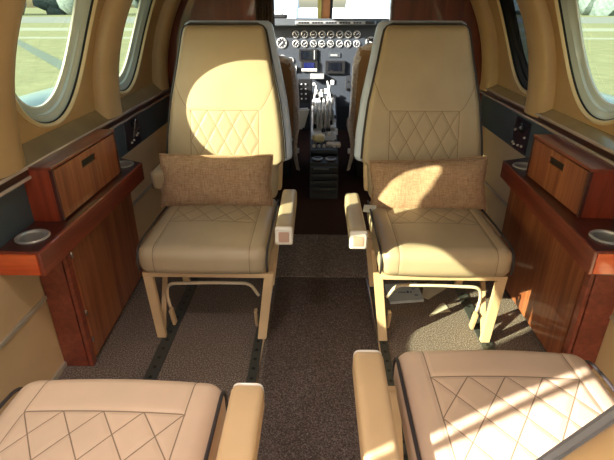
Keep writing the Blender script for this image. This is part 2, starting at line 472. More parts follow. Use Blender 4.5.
    # windows
    for j, (yc, ZC, EA, EB, wa, wb) in enumerate(WINS[s]):
        num = j+1 if s < 0 else j+7
        def ring(bm, sca, off):
            out = []
            for k in range(64):
                a = 2*PI*k/64; y = yc+(EA-sca)*math.cos(a); zz = ZC+(EB-sca)*math.sin(a)
                out.append(bm.verts.new((xw(s, zz, off), y, zz)))
            return out
        def band(prof, m, nm, parent=None):
            bm = B(); rr = [ring(bm, a, b) for a, b in prof]
            for A, C in zip(rr, rr[1:]):
                for k in range(64): bm.faces.new((A[k], A[(k+1) % 64], C[(k+1) % 64], C[k]))
            o = obj(nm, bm, m, parent, angle=50); return o
        w = band([(-.012, .030), (-.010, .020), (-.003, .016), (.003, .020), (.006, .028)], 'rim', 'window_%d' % num)
        w['kind'] = 'structure'; w['label'] = 'oval cabin window with a cream rim'  # also worn by the two left windows added to shape the sun
        dark = (s > 0 and j == 1)
        band([(.006, .026), (.010, .030), (.006, .036)], 'rubber', 'seal', w)
        band([(.006, .034), (.024, .044), (.033, .046), (.037, .055), (.056, .062)], 'rubber' if dark else 'tunnel', 'reveal', w)
        band([(.056, .062), (.061, .063), (.063, .070)], 'rubber' if dark else 'tunnelline', 'pane_edge', w)
        bm = B(); r1 = ring(bm, .055, .070); bm.faces.new(r1)
        o = obj('pane', bm, 'pane_dark' if dark else 'pane', w, smooth=False)
        # outer skin behind the opening's edge keeps daylight out of the panel cavity
# the open doorway's hanging strap, just aft of its front edge
bm = B(); tube(bm, [(xw(-1, .5)-.0, -.050, .40), (xw(-1, .95, .01), -.050, .95), (xw(-1, 1.2, .01), -.050, 1.2), (xw(-1, 1.40, .01), -.050, 1.41)], .011, 8)
o = obj('door_strap', bm, 'black'); tag(o, 'black strap hanging in the open entrance doorway behind the left seat', 'strap')
# ceiling: one curved shell from wall top to wall top
bm = B(); rows = []
for y in (Y0, .2, 1.5, Y1):
    row = []
    for i in range(33):
        a = PI*i/32
        xx = XC-math.cos(a)*(xw(1, 1.42, .02)-XC); zz = 1.42+.17*math.sin(a)**.75 if 0 < i < 32 else 1.415
        row.append(bm.verts.new((xx, y, zz)))
    rows.append(row)
for A, C in zip(rows, rows[1:]):
    for k in range(32): bm.faces.new((A[k], A[k+1], C[k+1], C[k]))
struct('ceiling', bm, 'ceiling', 'pale curved cabin headliner')

# unseen fill lights added on the ceiling to brighten the cabin
for n_, (lx, ly) in enumerate([(x, y) for x in (-.36, .42) for y in (.0, .66)]):
    t = thing('fill_light', 'slim warm fill light added along the curved cabin ceiling', 'lamp', (lx, ly, 1.548), 0, 'added fill lights')
    bm = B(); box(bm, -.03, .03, -.28, .28, .0, .02, .004); obj('housing', bm, 'white', t)
    bm = B(); box(bm, -.022, .022, -.26, .26, -.008, .001, .003); obj('diffuser', bm, 'lamp', t)

for lx in (-.36, .42):  # unseen spots added as fill over the near seats, weaker on the right
    for ly in (.0, .66):
        sp = bpy.data.lights.new('fill_spot', 'SPOT'); sp.energy = 26 if lx < 0 else 4; sp.spot_size = math.radians(112); sp.spot_blend = 1; sp.shadow_soft_size = .06; sp.color = (1, .88, .80)
        so_ = bpy.data.objects.new('fill_spot_light', sp); COL.objects.link(so_); so_.location = (lx, ly, 1.535)

# bulkhead in front of the cabin with door opening
def profx(s, z): return xw(s, z, .02)
def bulkpart(s, xin, nm, lb):
    bm = B(); zs = [0, .5, .76, .9, 1.0, 1.1, 1.2, 1.3, 1.38, 1.42, 1.5]
    poly = [(xin, 0)]+[(profx(s, z), z) for z in zs]+[(xin, 1.60)]
    a = [bm.verts.new((x, Y1, z)) for x, z in poly]; b = [bm.verts.new((x, Y1+.03, z)) for x, z in poly]; n = len(poly)
    bm.faces.new(a); bm.faces.new(b[::-1])
    for i in range(n): bm.faces.new((a[i], b[i], b[(i+1) % n], a[(i+1) % n]))
    struct(nm, bm, 'bulk', lb, smooth=False)
bulkpart(-1, -.335, 'wall_front_left', 'glossy mahogany bulkhead behind the left seat')
bulkpart(1, .41, 'wall_front_right', 'glossy mahogany bulkhead behind the right seat')
bm = B(); box(bm, .395, .41, Y1-.006, Y1+.04, 0, 1.6, .002); struct('trim_12', bm, 'wooddark', 'dark door edge')
# drawn curtain beside the cockpit opening
bm = B(); rows = []
for i in range(12):
    z = .03+1.5*i/11; row = []
    for k in range(25):
        x = -.345+.095*k/24; row.append(bm.verts.new((x, Y1-.02+.012*math.sin(k*1.6+z*1.2), z)))
    rows.append(row)
for A, C in zip(rows, rows[1:]):
    for k in range(24): bm.faces.new((A[k], A[k+1], C[k+1], C[k]))
o = obj('curtain', bm, 'curtain'); md = o.modifiers.new('s', 'SOLIDIFY'); md.thickness = .006
tag(o, 'dark brown patterned curtain drawn to the left side of the cockpit doorway', 'curtain')

# ------------------------------------------------------------------ side consoles
def console(s):
    sd = SIDE[s]; wx = xw(s, .5)-s*.003
    L = s < 0
    # --- low cabinet
    face = -.805 if L else .862; facef = -.835 if L else .862
    ya, yb = (1.285, 1.93) if L else (1.27, 1.97)
    root = thing('side_cabinet', '%s polished mahogany cabinet under the %s wall ledge, %s' % (('reddish', 'left', 'chrome hinges at its corner') if L else ('glossy', 'right', 'mirroring the carpet and seat leg')), 'cabinet', ((wx+face)/2, ya+.3, 0))
    ox, oy = root.location.x, root.location.y
    def lp(pts, z0, z1): return prism(B(), [(x-ox, y-oy) for x, y in pts], z0, z1)
    back = face-s*(-.018)
    o = obj('body', lp([(wx, ya), (face+s*.016, ya), (facef+s*.016, yb), (wx, yb)], .0, .474), 'woodrail', root, smooth=False); bevelmod(o, .002)
    o = obj('door', lp([(face+s*.011, ya+.035), (face-s*.002, ya+.035), (facef-s*.002, yb-.004), (facef+s*.014, yb-.004)], .018, .470), 'woodface', root, smooth=False); bevelmod(o, .003)
    o = obj('stile', lp([(face+s*.012, ya), (face-s*.002, ya), (face-s*.002, ya+.028), (face+s*.012, ya+.028)], .0, .472), 'woodrail', root, smooth=False); bevelmod(o, .002)
    if L:
        for z in (.445, .215, .10):
            bm = B(); lathe(bm, [(.0045, -.011), (.005, -.009), (.005, .009), (.0045, .011)], (face+.003-ox, ya+.0315-oy, z), 12); obj('hinge', bm, 'chrome', root)
    # --- ledge with cup holders
    pts = [(wx, 1.135), (-.778, 1.13), (-.775, 1.965), (wx, 2.04)] if L else [(wx, 1.165), (.785, 1.175), (.832, 2.035), (wx, 2.09)]
    cups = [(-.85, 1.225), (-.848, 1.925)] if L else [(.868, 1.262), (.892, 1.945)]
    lx, ly = (wx+pts[1][0])/2, 1.55
    led = thing('side_ledge', 'red mahogany armrest ledge along the %s wall with a steel cup holder at each end' % sd, 'ledge', (lx, ly, .476))
    z0, z1 = .476, .553
    o = obj('rail', prism(B(), [(x-lx, y-ly) for x, y in pts], 0, z1-z0), 'woodrail', led, smooth=False)
    # dark inlaid top and bright end panel follow the shape of the rail
    cx_ = sum(p[0] for p in pts)/4; cy_ = sum(p[1] for p in pts)/4
    for (x, y) in cups:
        bm = B(); lathe(bm, [(.042, -.06), (.042, .05)], (x-lx, y-ly, z1-z0), 40); cut(o, bm)
    bevelmod(o, .004, 3)
    inn = [(pts[0][0], pts[0][1]+.006), (pts[1][0]+s*.008, pts[1][1]+.006), (pts[2][0]+s*.008, pts[2][1]-.006), (pts[3][0], pts[3][1]-.006)]
    o = obj('top_inlay', prism(B(), [(x-lx, y-ly) for x, y in inn], z1-z0-.0005, z1-z0+.0016), 'wooddark', led, smooth=False)
    for (x, y) in cups:
        bm = B(); lathe(bm, [(.042, -.06), (.042, .05)], (x-lx, y-ly, z1-z0), 40); cut(o, bm)
    yn = pts[1][1]
    bm = B(); a, b = pts[1][0]+s*.012, wx
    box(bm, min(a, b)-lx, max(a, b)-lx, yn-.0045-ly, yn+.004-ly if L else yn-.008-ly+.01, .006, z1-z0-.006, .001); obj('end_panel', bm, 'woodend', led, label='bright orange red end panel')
    for (x, y) in cups:
        bm = B()
        lathe(bm, [(.039, .001), (.041, .006), (.046, .0075), (.0485, .005), (.0485, .0022), (.0425, .0015), (.0425, -.052), (.02, -.054), (.0005, -.054), (.0005, -.050), (.034, -.049), (.037, -.046), (.039, .001)], (x-lx, y-ly, z1-z0), 44, caps=False)
        obj('cup_holder', bm, 'steel', led)
    # --- box on the ledge
    fx = -.812 if L else .852
    ya, yb = (1.335, 1.815) if L else (1.40, 1.825)
    bx = thing('ledge_box', 'mahogany storage box with a drop front standing on the %s wall ledge' % sd, 'box', ((fx+wx)/2, (ya+yb)/2, z1+.0018))
    ox, oy, oz = bx.location
    hb = .735-oz if L else .722-oz
    bm = B(); box(bm, min(fx+s*.006, wx)-ox, max(fx+s*.006, wx)-ox, ya-oy, yb-oy, 0, hb-.008)
    o = obj('body', bm, 'woodbox', bx, smooth=False); bevelmod(o, .002)
    bm = B(); box(bm, min(fx-s*.004, wx)-ox, max(fx-s*.004, wx)-ox, ya-.004-oy, yb+.004-oy, hb-.008, hb+.002)
    o = obj('lid', bm, 'woodrail', bx, smooth=False); bevelmod(o, .002)
    hy = (1.52, 1.625) if L else (1.56, 1.665)
    bm = B(); box(bm, min(fx-s*.003, fx+s*.009)-ox, max(fx-s*.003, fx+s*.009)-ox, ya+.012-oy, yb-.012-oy, .006, hb-.012)
    o = obj('door', bm, 'woodface', bx, smooth=False)
    bm = B(); box(bm, fx-.0075-ox, fx+.0075-ox, hy[0]-oy, hy[1]-oy, hb-.062, hb-.036); cut(o, bm); bevelmod(o, .0015)
    for (a_, b_) in ((ya, ya+.010), (yb-.010, yb)):
        bm = B(); box(bm, min(fx-s*.004, fx+s*.009)-ox, max(fx-s*.004, fx+s*.009)-ox, a_-oy, b_-oy, .002, hb-.009, .0015); obj('frame_post', bm, 'wooddark', bx, smooth=False)
    bm = B(); box(bm, min(fx+s*.001, fx+s*.0055)-ox, max(fx+s*.001, fx+s*.0055)-ox, hy[0]+.002-oy, hy[1]-.002-oy, hb-.060, hb-.038); obj('finger_pull', bm, 'black', bx, smooth=False)
console(-1); console(1)

# ------------------------------------------------------------------ switch plates on the charcoal band
def ctrl(s):
    x = xw(s, .6)-s*.004; L = s < 0
    ya, yb = (2.14, 2.33) if L else (2.12, 2.29)
    za, zb = .552, .700
    t = thing('switch_panel', 'navy passenger switch panel on the %s wall with %s' % (SIDE[s], 'a hanging silver headset clip' if L else 'a round black air vent'), 'control panel', (x, (ya+yb)/2, (za+zb)/2))
    bm = B(); softbox(bm, .010, yb-ya, zb-za, .005, (2, 16, 14)); obj('plate', bm, 'navyplate', t)
    xo = -s*.006
    if L:
        bm = B(); lathe(bm, [(.024, 0), (.024, xo*1.2), (.016, xo*1.6), (.012, xo*.6)] , (0, .01, .040), 20, 'x'); obj('jack', bm, 'black', t)
        bm = B(); tube(bm, smoothpath([(-s*.016, -.03, -.02), (-s*.022, .0, .055), (-s*.022, .018, .055), (-s*.016, .055, .005)], .02), .0035, 8); obj('clip', bm, 'chrome', t)
        bm = B(); tube(bm, [(-s*.018, -.022, .0), (-s*.018, .048, .01)], .003, 8); obj('clip_bar', bm, 'chrome', t)
        btn = [(-.045, -.045), (-.015, -.040), (.03, -.028), (.048, -.022)]
    else:
        bm = B(); lathe(bm, [(.026, 0), (.026, xo*1.6), (.020, xo*2.2), (.017, xo*1.0)], (0, .0, .034), 24, 'x'); obj('air_vent', bm, 'black', t)
        bm = B(); lathe(bm, [(.008, xo*.8), (.008, xo*2.0), (.005, xo*2.4)], (0, .0, .034), 12, 'x'); obj('vent_knob', bm, 'steel', t)
        btn = [(.062, .012), (.066, -.05), (.048, -.055), (.0, -.05), (-.04, -.045), (-.055, .0)]
    for (y, z) in btn:
        bm = B(); lathe(bm, [(.0055, 0), (.0055, xo*1.6), (.003, xo*2.2)], (0, y, z), 12, 'x'); obj('button', bm, 'white', t)
ctrl(-1); ctrl(1)

# ------------------------------------------------------------------ seats
def hwz(z):
    K = [(.36, .205), (.40, .228), (.535, .232), (.565, .262), (.66, .256), (.80, .238), (.97, .201), (1.06, .184), (1.14, .165)]
    if z <= K[0][0]: return K[0][1]
    for (a, b), (c, d) in zip(K, K[1:]):
        if z <= c:
            t = (z-a)/(c-a); t = t*t*(3-2*t) if d > b else t
            return b+(d-b)*t
    return K[-1][1]
def make_seat(label, loc, rz, aisle, arm_y, style, arm_x=.298, arm_z=.52, wall_arm=False, rec=.32):
    """local: front edge of the cushion at y=0, seat back towards +y; aisle=+1/-1 side of the armrest"""
    t = thing('passenger_seat', label, 'seat', loc, rz, None)
    near = style == 'near'
    W_, D_ = .475, .52
    pq = dict(hw=.17, v0=.215 if not near else .112, p=.085, q=.12)
    def quilt(x, w, hw, p, q):
        if abs(x) > hw or w < 0: return 0
        nrm = 1/math.sqrt(1/p**2+1/q**2)
        def d(e): f = (e+50) % 1; return (.5-abs(f-.5))*nrm
        m = min(d(x/p+w/q), d(x/p-w/q), w)
        return -.0013*max(0, 1-m/.009)
    def cd(p):
        top = max(0, p.z/.055)
        u = p.x/(W_/2); v = (p.y+D_/2)/D_
        z = p.z
        if top > 0:
            z += top*(.014*(1-u*u)*math.sin(PI*min(1, max(0, v)))**.6) - .004*top
            z += top*quilt(p.x, v*D_-pq['v0'], pq['hw'], pq['p'], pq['q'])
            z -= top*.0020*max(0, 1-abs(abs(p.x)-.17)/.007)
            z -= top*.002*max(0, 1-abs(v*D_-pq['v0'])/.006) if abs(p.x) < .17 else 0
        y = p.y-(.010*(1-u*u) if v < .2 else 0)
        return Vector((p.x*(1-.012*abs(2*v-1)), y, z))
    bm = B(); softbox(bm, W_, D_, .115, .042, (84, 92, 12), cd, (0, D_/2, .362)); obj('cushion', bm, 'cushion_lit' if near else 'cushion_front', t, angle=80)
    for sx in (-1, 1):
        bm = B(); x = sx*(W_/2-.0045)
        tube(bm, smoothpath([(x*.985, .012, .322), (x*.985, .003, .362), (x*.992, .030, .4055), (x, .09, .412), (x, .30, .412), (x, .49, .405)], .03, 4), .0042, 8); obj('piping', bm, 'piping', t)
    # backrest
    def backdef(extra, yofs, q=False, zo=.76, xs=0):
        def f(p):
            z = p.z+zo
            hw = (hwz(z)+extra)/.25
            yy = p.y+.505+rec*(z-.42)+yofs
            if q and p.y < -.02:
                fr = min(1, (-p.y-.02)/.02)
                x = p.x*hw; w = .772-z
                yy -= fr*(quilt(x, w, .148, .074, .125))
                yy -= fr*.012*(1-(p.x/.25)**2)
            return Vector((p.x*hw+xs, yy, z))
        return f
    bm = B(); softbox(bm, .5, .06 if near else .085, .705, .028, (84, 8, 110), backdef(-.035 if near else 0, .030 if near else .042, not near, .7525)); bko = obj('backrest', bm, 'back_sewn', t, angle=80)
    bm = B(); softbox(bm, .5, .026 if near else .070, .71 if near else .575, .012 if near else .028, (20, 8, 40), backdef(.022 if near else .019, .034 if near else .066, zo=.755 if near else .8325, xs=0 if near else .012*aisle)); obj('side_shell', bm, 'piping_grey' if near else 'shell', bko, angle=80, label='grey metal edge band of the backrest' if near else 'blue grey outer shell of the backrest')
    bm = B(); softbox(bm, .5, .05 if near else .03, .70, .020 if near else .014, (20, 6, 40), backdef(.027 if near else .014, .049 if near else .108, zo=.755)); obj('back_panel', bm, 'back_plain', bko, angle=80)
    pts = []; po = .024 if near else .020
    for z in [(.43 if near else .57)+.04*i for i in range(17 if near else 13)]+[1.085]:
        pts.append((hwz(z)+(.018 if near else .0015), .505+rec*(z-.42)+po, z))
    zz = 1.108
    path = [(x, y, z) for x, y, z in pts]+[(hwz(zz)-.006, .505+rec*(zz-.42)+po, zz-.009), (hwz(zz)-.03, .505+rec*(zz-.42)+po+.002, zz+.001)]
    path += [(-x, y, z) for x, y, z in path[::-1]]
    bm = B(); tube(bm, path, .0055, 8); obj('piping', bm, 'piping_grey' if near else 'piping', bko)
    # aisle armrest
    ax = aisle*arm_x; ln = .36; aw = .068 if near else .058
    bm = B(); softbox(bm, aw, ln, .064, .014, (10, 24, 10), lambda p: Vector((p.x*(1-.05*(p.y/ln)), p.y, p.z)), (ax, arm_y+ln/2+.01, arm_z-.032))
    arm = obj('armrest', bm, 'leather_lit' if near else 'leather', t, angle=80)
    if near:
        bm = B(); hw_, hh_ = aw/2-.004, .028
        tube(bm, smoothpath([(ax, arm_y+.012, arm_z-.032-hh_), (ax+hw_, arm_y+.012, arm_z-.032-hh_), (ax+hw_, arm_y+.012, arm_z-.032+hh_), (ax-hw_, arm_y+.012, arm_z-.032+hh_), (ax-hw_, arm_y+.012, arm_z-.032-hh_), (ax, arm_y+.012, arm_z-.032-hh_)], .014), .0032, 8)
        obj('end_rim', bm, 'cap', arm)
    else:
        bm = B(); softbox(bm, .060, .016, .066, .0078, (10, 3, 10), None, (ax, arm_y+.006, arm_z-.032)); obj('end_cap', bm, 'cap', arm)
        bm = B(); softbox(bm, .036, .006, .038, .0028, (6, 2, 6), None, (ax, arm_y-.0015, arm_z-.034)); obj('inset', bm, 'cap_inset', arm)
    bm = B(); tube(bm, smoothpath([(ax-aisle*.01, arm_y+ln-.03, arm_z-.05), (ax-aisle*.02, arm_y+ln-.05, .36), (aisle*.2, arm_y+ln-.06, .31)], .03), .01, 8, flat=(.008, .016)); obj('arm_bracket', bm, 'frame', t)
    if wall_arm:
        wxx = -aisle*.262
        bm = B(); softbox(bm, .066, .14, .084, .016, (10, 12, 10), None, (wxx, .43+.07, .512)); a2 = obj('armrest', bm, 'leather', t, angle=80, label='short cream folded armrest on the wall side')
        bm = B(); box(bm, wxx-aisle*.034, wxx-aisle*.031, .432, .56, .474, .550, .001); obj('edge_trim', bm, 'chrome', a2)
        bm = B(); tube(bm, [(wxx, .46, .472), (wxx+aisle*.03, .44, .33)], .012, 8, flat=(.010, .014)); obj('arm_bracket', bm, 'steel', t)
    # frame and legs
    bm = B(); box(bm, -.225, .225, .02, .45, .290, .308, .003); obj('seat_frame', bm, 'frame', t)
    for sx in (-1, 1):
        xt = sx*.212+(.022*aisle if sx == aisle else 0); xb = sx*.196
        def bar(p0, p1, w, d, nm, m='frame'):
            bm = B(); p0, p1 = Vector(p0), Vector(p1)
            hexa(bm, [(p0.x-w/2, p0.y-d/2, p0.z), (p0.x+w/2, p0.y-d/2, p0.z), (p0.x+w/2, p0.y+d/2, p0.z), (p0.x-w/2, p0.y+d/2, p0.z),
                      (p1.x-w/2, p1.y-d/2, p1.z), (p1.x+w/2, p1.y-d/2, p1.z), (p1.x+w/2, p1.y+d/2, p1.z), (p1.x-w/2, p1.y+d/2, p1.z)], .002)
            return obj(nm, bm, m, t, smooth=False)
        bar((xb, .035, .0095), (xt, .035, .306), .034, .022, 'leg')
        bar((xb, .42, .0095), (xt, .40, .300), .03, .022, 'leg')
        bar((xb, .045, .012), (xt-sx*.004, .25, .298), .018, .020, 'leg_brace')
        bar((xb-sx*.028, .115, .012), (xb-sx*.028, .09, .10), .012, .03, 'foot_bracket')
    bm = B(); a = aisle
    tube(bm, smoothpath([(-a*.178, .125, .06), (-a*.185, .115, .150), (-a*.168, .10, .212), (0, .095, .222), (a*.150, .10, .218), (a*.172, .115, .165), (a*.178, .12, .150)], .03, 5), .0065, 10)
    obj('adjuster_bar', bm, 'frame_white', t)
    bm = B(); box(bm, -.2, .2, .43, .45, .20, .29, .003); obj('rear_crossbar', bm, 'frame', t)
    return t
make_seat('tan quilted seat facing aft on the left, sun patch on its headrest', (-.405, 1.415, 0), 0, 1, -.035, 'front', .296, .52, wall_arm=True)
make_seat('tan quilted seat facing aft on the right, papers on the carpet beneath it', (.457, 1.415, 0), 0, -1, -.035, 'front', .318, .507)
make_seat('nearest left tan quilted seat facing forward, fully in shade', (-.437, .805, 0), PI, -1, .053, 'near', .295, .462, rec=.66)
make_seat('nearest right tan quilted seat facing forward, crossed by bright sunlight', (.430, .925, 0), PI, 1, .062, 'near', .309, .462)

# ------------------------------------------------------------------ pillows
def pillow(label, loc, rz, tilt, roll, w, h, tagged):
    t = thing('throw_pillow', label, 'pillow', loc, rz)
    bm = B(); N, K = 40, 26; d = .058
    R = Matrix.Rotation(roll, 3, 'Y') ; T = Matrix.Rotation(tilt, 3, 'X')
    def pt(i, k, sg):
        u = 2*i/N-1; v = 2*k/K-1
        x = w/2*u*(1-.055*(1-abs(v))**1.2*abs(u)); z = h/2*v*(1-.10*(1-abs(u)**1.5)*0-.05*(1-u*u))
        e = max(0, (1-u**4))**.55*max(0, (1-v**4))**.55
        wr = .004*math.sin(9*u+3*v)*math.sin(5*v+1)*e
        return T @ (R @ Vector((x, sg*(d*e+wr), z)))
    fr = [[bm.verts.new(pt(i, k, -1)) for k in range(K+1)] for i in range(N+1)]
    bkv = [[fr[i][k] if i in (0, N) or k in (0, K) else bm.verts.new(pt(i, k, 1)) for k in range(K+1)] for i in range(N+1)]
    for G in (fr, bkv):
        for i in range(N):
            for k in range(K):
                bm.faces.new((G[i][k], G[i+1][k], G[i+1][k+1], G[i][k+1]))
    obj('cover', bm, 'pillow', t, angle=80)
    edge = [fr_ for fr_ in ([pt(i, 0, 0) for i in range(N+1)]+[pt(N, k, 0) for k in range(1, K+1)]+[pt(i, K, 0) for i in range(N-1, -1, -1)]+[pt(0, k, 0) for k in range(K-1, 0, -1)])]
    bm = B(); tube(bm, edge, .0042, 6, closed=True); obj('seam', bm, 'pillow', t)
    if tagged:
        bm = B(); p = T @ (R @ Vector((-w/2+.012, -.010, -h/2+.03)))
        hexa(bm, [tuple(p+Vector(q)) for q in ((-.045, -.010, -.012), (.018, -.016, -.018), (.018, -.014, -.018), (-.045, -.008, -.012), (-.04, -.006, .018), (.02, -.012, .016), (.02, -.010, .016), (-.04, -.004, .018))])
        obj('care_tag', bm, 'white', t, label='small white tag')
    return t
pillow('brown woven pillow in the shade, leaning on the left aft facing seat', (-.425, 1.850, .508), 0, -.30, .0, .475, .226, False)
pillow('brown woven pillow with a white tag, on the right aft facing seat', (.464, 1.845, .497), 0, -.30, -.045, .485, .226, True)

# ------------------------------------------------------------------ seat tracks let into the carpet
def track(label, x, y0, y1, w, m='track', lip=0):
    t = thing('seat_track', label, 'track', (x, (y0+y1)/2, 0))
    L = y1-y0
    bm = B(); box(bm, -w/2, w/2, -L/2, L/2, .0005, .0075, .001); o = obj('channel', bm, m, t, smooth=False)
    bm = B()
    n = int(L/.05)
    for i in range(n):
        y = -L/2+.03+i*.05
        lathe(bm, [(.007, .0072), (.007, .0084)], (0, y, 0), 10)
    obj('studs', bm, 'black', t)['kind'] = 'stuff'
    if lip:
        bm = B(); box(bm, lip*(w/2), lip*(w/2)+lip*.007 if lip > 0 else lip*(w/2), -L/2, L/2, .0005, .0105, .001) if lip > 0 else box(bm, -w/2-.007, -w/2, -L/2, L/2, .0005, .0105, .001)
        obj('bright_lip', bm, 'chrome', t, smooth=False)
track('dark floor track under the window side of the left seats', -.578, -.4, 1.905, .045)
track('dark floor track with bright lip left of the aisle', -.222, -.4, 1.905, .034, lip=1)
track('dark floor track with bright lip right of the aisle', .262, -.4, 1.905, .032, lip=-1)
track('dark studded floor track under the window side of the right seats', .660, -.4, 1.905, .045)

# ------------------------------------------------------------------ papers under the right seat
def sheet(name, label, pts, m, z0, th, marks=()):
    bm = B(); prism(bm, pts, z0, z0+th); c = (sum(p[0] for p in pts)/4, sum(p[1] for p in pts)/4, z0)
    bmesh.ops.translate(bm, verts=bm.verts, vec=-Vector(c))
    t = thing(name, label, 'paper', c)
    obj('cover', bm, m, t, smooth=False)
    for (x0, x1, y0, y1) in marks:
        bm = B(); box(bm, x0-c[0], x1-c[0], y0-c[1], y1-c[1], th, th+.0006); obj('printed_mark', bm, 'ink', t, smooth=False)
sheet('folder', 'pale blue folder with blue print lying under the right aft facing seat', [(.325, 1.70), (.475, 1.722), (.468, 1.86), (.318, 1.84)], 'paper', .001, .014,
      [(.37, .405, 1.772, 1.777), (.408, .418, 1.77, 1.785), (.424, .431, 1.772, 1.784), (.34, .365, 1.775, 1.777), (.44, .455, 1.75, 1.757), (.435, .45, 1.80, 1.806)])
sheet('card', 'cream card lying behind the blue folder under the right seat', [(.475, 1.76), (.50, 1.74), (.60, 1.83), (.50, 1.85)], 'paper2', .001, .003)
sheet('card', 'pale loose card on the sunlit carpet under the right seat', [(.485, 1.628), (.575, 1.652), (.562, 1.715), (.54, 1.70)], 'paper2', .001, .003)

# ------------------------------------------------------------------ cockpit
CY = 4.30
# shell
for s in (-1, 1):
    x = XC+s*.80; a, b = min(x, x+s*.03), max(x, x+s*.03)
    bm = B(); hexa(bm, [(a, Y1+.03, 0), (b, Y1+.03, 0), (b, 4.9, 0), (a, 4.9, 0), (a, Y1+.03, .86), (b, Y1+.03, .86), (b, 4.9, .86), (a, 4.9, .86)]); struct('wall_cockpit_'+SIDE[s], bm, 'shroud', 'grey cockpit side wall', smooth=False)
    bm = B(); hexa(bm, [(a, Y1+.03, .86), (b, Y1+.03, .86), (b, 3.15, .86), (a, 3.15, .86), (a-s*.16, Y1+.03, 1.5), (b-s*.16, Y1+.03, 1.5), (b-s*.16, 3.15, 1.5), (a-s*.16, 3.15, 1.5)]); struct('trim_2%d' % (s+2), bm, 'pillar', 'post behind the cockpit side window', smooth=False)
bm = B(); box(bm, XC-.72, XC+.72, Y1+.03, 4.15, 1.50, 1.53); struct('ceiling_cockpit', bm, 'ceiling', 'cockpit roof', smooth=False)
bm = B(); box(bm, XC-.83, XC+.83, 4.87, 4.90, 0, .98); struct('wall_cockpit_front', bm, 'shroud', 'cockpit nose bulkhead', smooth=False)
# windshield posts and glass lean back from nose to roof
def lean(x0, x1, th, m, nm, lb, off=0):
    bm = B(); hexa(bm, [(x0, 4.86-off, .97), (x1, 4.86-off, .97), (x1, 4.86+th-off, .97), (x0, 4.86+th-off, .97), (x0, 4.15-off, 1.52), (x1, 4.15-off, 1.52), (x1, 4.15+th-off, 1.52), (x0, 4.15+th-off, 1.52)])
    return struct(nm, bm, m, lb, smooth=False)
lean(.003, .10, .04, 'post', 'trim_30', 'tan windshield centre post')
lean(-.012, .022, .03, 'postg', 'trim_31', 'olive edge of the centre post', .012)
lean(.098, .122, .03, 'black', 'trim_32', 'black seal beside the centre post', .012)
lean(XC-.84, XC-.78, .04, 'post', 'trim_33', 'left windshield post'); lean(XC+.78, XC+.84, .04, 'post', 'trim_34', 'right windshield post')
for nm, x0, x1 in (('window_20', -.80, -.01), ('window_21', .12, .86)):
    bm = B(); v = [bm.verts.new(p) for p in ((x0, 4.88, .98), (x1, 4.88, .98), (x1, 4.17, 1.52), (x0, 4.17, 1.52))]; bm.faces.new(v); struct(nm, bm, 'windshield', 'cockpit windshield pane', smooth=False)

# instrument panel
ip = thing('instrument_panel', 'slate grey aircraft instrument panel with two rows of round gauges', 'instrument panel', (.05, CY, .35))
def L3(x, z, y=CY): return (x-.05, y-CY, z-.35)
bm = B(); box(bm, -.72, .72, 0, .05, 0, .675, .004); obj('board', bm, 'panel', ip, smooth=False)
def gauge(x, z, r):
    x_, y_, z_ = L3(x, z)
    bm = B(); lathe(bm, [(r, 0), (r, -.010), (r*.84, -.012), (r*.80, -.006), (r*.80, 0)], (x_, 0, z_), 24, 'y'); g = obj('gauge', bm, 'bezel', ip)
    bm = B(); lathe(bm, [(r*.82, -.001), (r*.82, -.0045)], (x_, 0, z_), 24, 'y'); obj('dial', bm, 'dial', g)
    a = random.uniform(0, 2*PI); bm = B(); dx, dz = math.cos(a)*r*.6, math.sin(a)*r*.6
    tube(bm, [(x_-dx*.4, -.0065, z_-dz*.4), (x_+dx, -.0065, z_+dz)], r*.09, 6)
    for q in range(8):
        b = 2*PI*q/8; c_, s_ = math.cos(b), math.sin(b)
        tube(bm, [(x_+c_*r*.62, -.0065, z_+s_*r*.62), (x_+c_*r*.78, -.0065, z_+s_*r*.78)], r*.06, 5)
    obj('needle', bm, 'needle', g)
for px in (295.6, 304.3, 313.4, 321.8, 330.4, 339.4, 347.8, 356.6):
    xx = (px-319)/465*3.975+.005
    gauge(xx, .956, .030); gauge(xx, .882, .030)
gauge(-.316, .888, .045); gauge(.446, .895, .045)
gauge(-.315, .752, .040); gauge(-.42, .82, .035); gauge(-.24, .745, .028)
def plate(name, x0, x1, z0, z1, m, d=.02, parent=ip, lab=None, y=0):
    a = L3(x0, z0); b = L3(x1, z1); bm = B(); box(bm, a[0], b[0], y-d, y, a[2], b[2], .002); return obj(name, bm, m, parent, smooth=False, label=lab)
r = plate('radio', -.170, -.012, .745, .838, 'black', .02); plate('radio_face', -.155, -.045, .757, .826, 'screen', .004, r, y=-.02)
plate('knob_strip', -.040, -.030, .755, .83, 'bezel', .006, r, y=-.02)
r = plate('display', -.150, -.005, .655, .74, 'black', .025); plate('display_screen', -.125, -.035, .685, .73, 'screen_blue', .004, r, y=-.025)
plate('button_row', -.145, -.012, .660, .680, 'white', .006, r, y=-.025)
r = plate('navigator', .060, .232, .640, .745, 'black', .03, lab='black navigator unit with a blank screen'); plate('navigator_screen', .082, .200, .662, .732, 'screen', .004, r, y=-.03)
plate('placard', .09, .19, .772, .808, 'shroud', .008); plate('placard_slot', .105, .165, .783, .797, 'bezel', .010)
plate('shelf', -.34, -.19, .66, .70, 'white', .03, lab='sunlit white ledge on the panel'); plate('shelf', -.07, .05, .60, .640, 'bezel', .07)
for i in range(6):
    for j in range(4):
        x = -.30+i*.038; z = .42+j*.042
        a = L3(x, z); bm = B(); lathe(bm, [(.008, 0), (.008, -.012), (.004, -.016)], (a[0], 0, a[2]), 10, 'y'); obj('switch', bm, 'white' if (i*3+j*5) % 4 == 0 else 'bezel', ip)
plate('breaker_panel', -.34, -.06, .38, .59, 'black', .004)
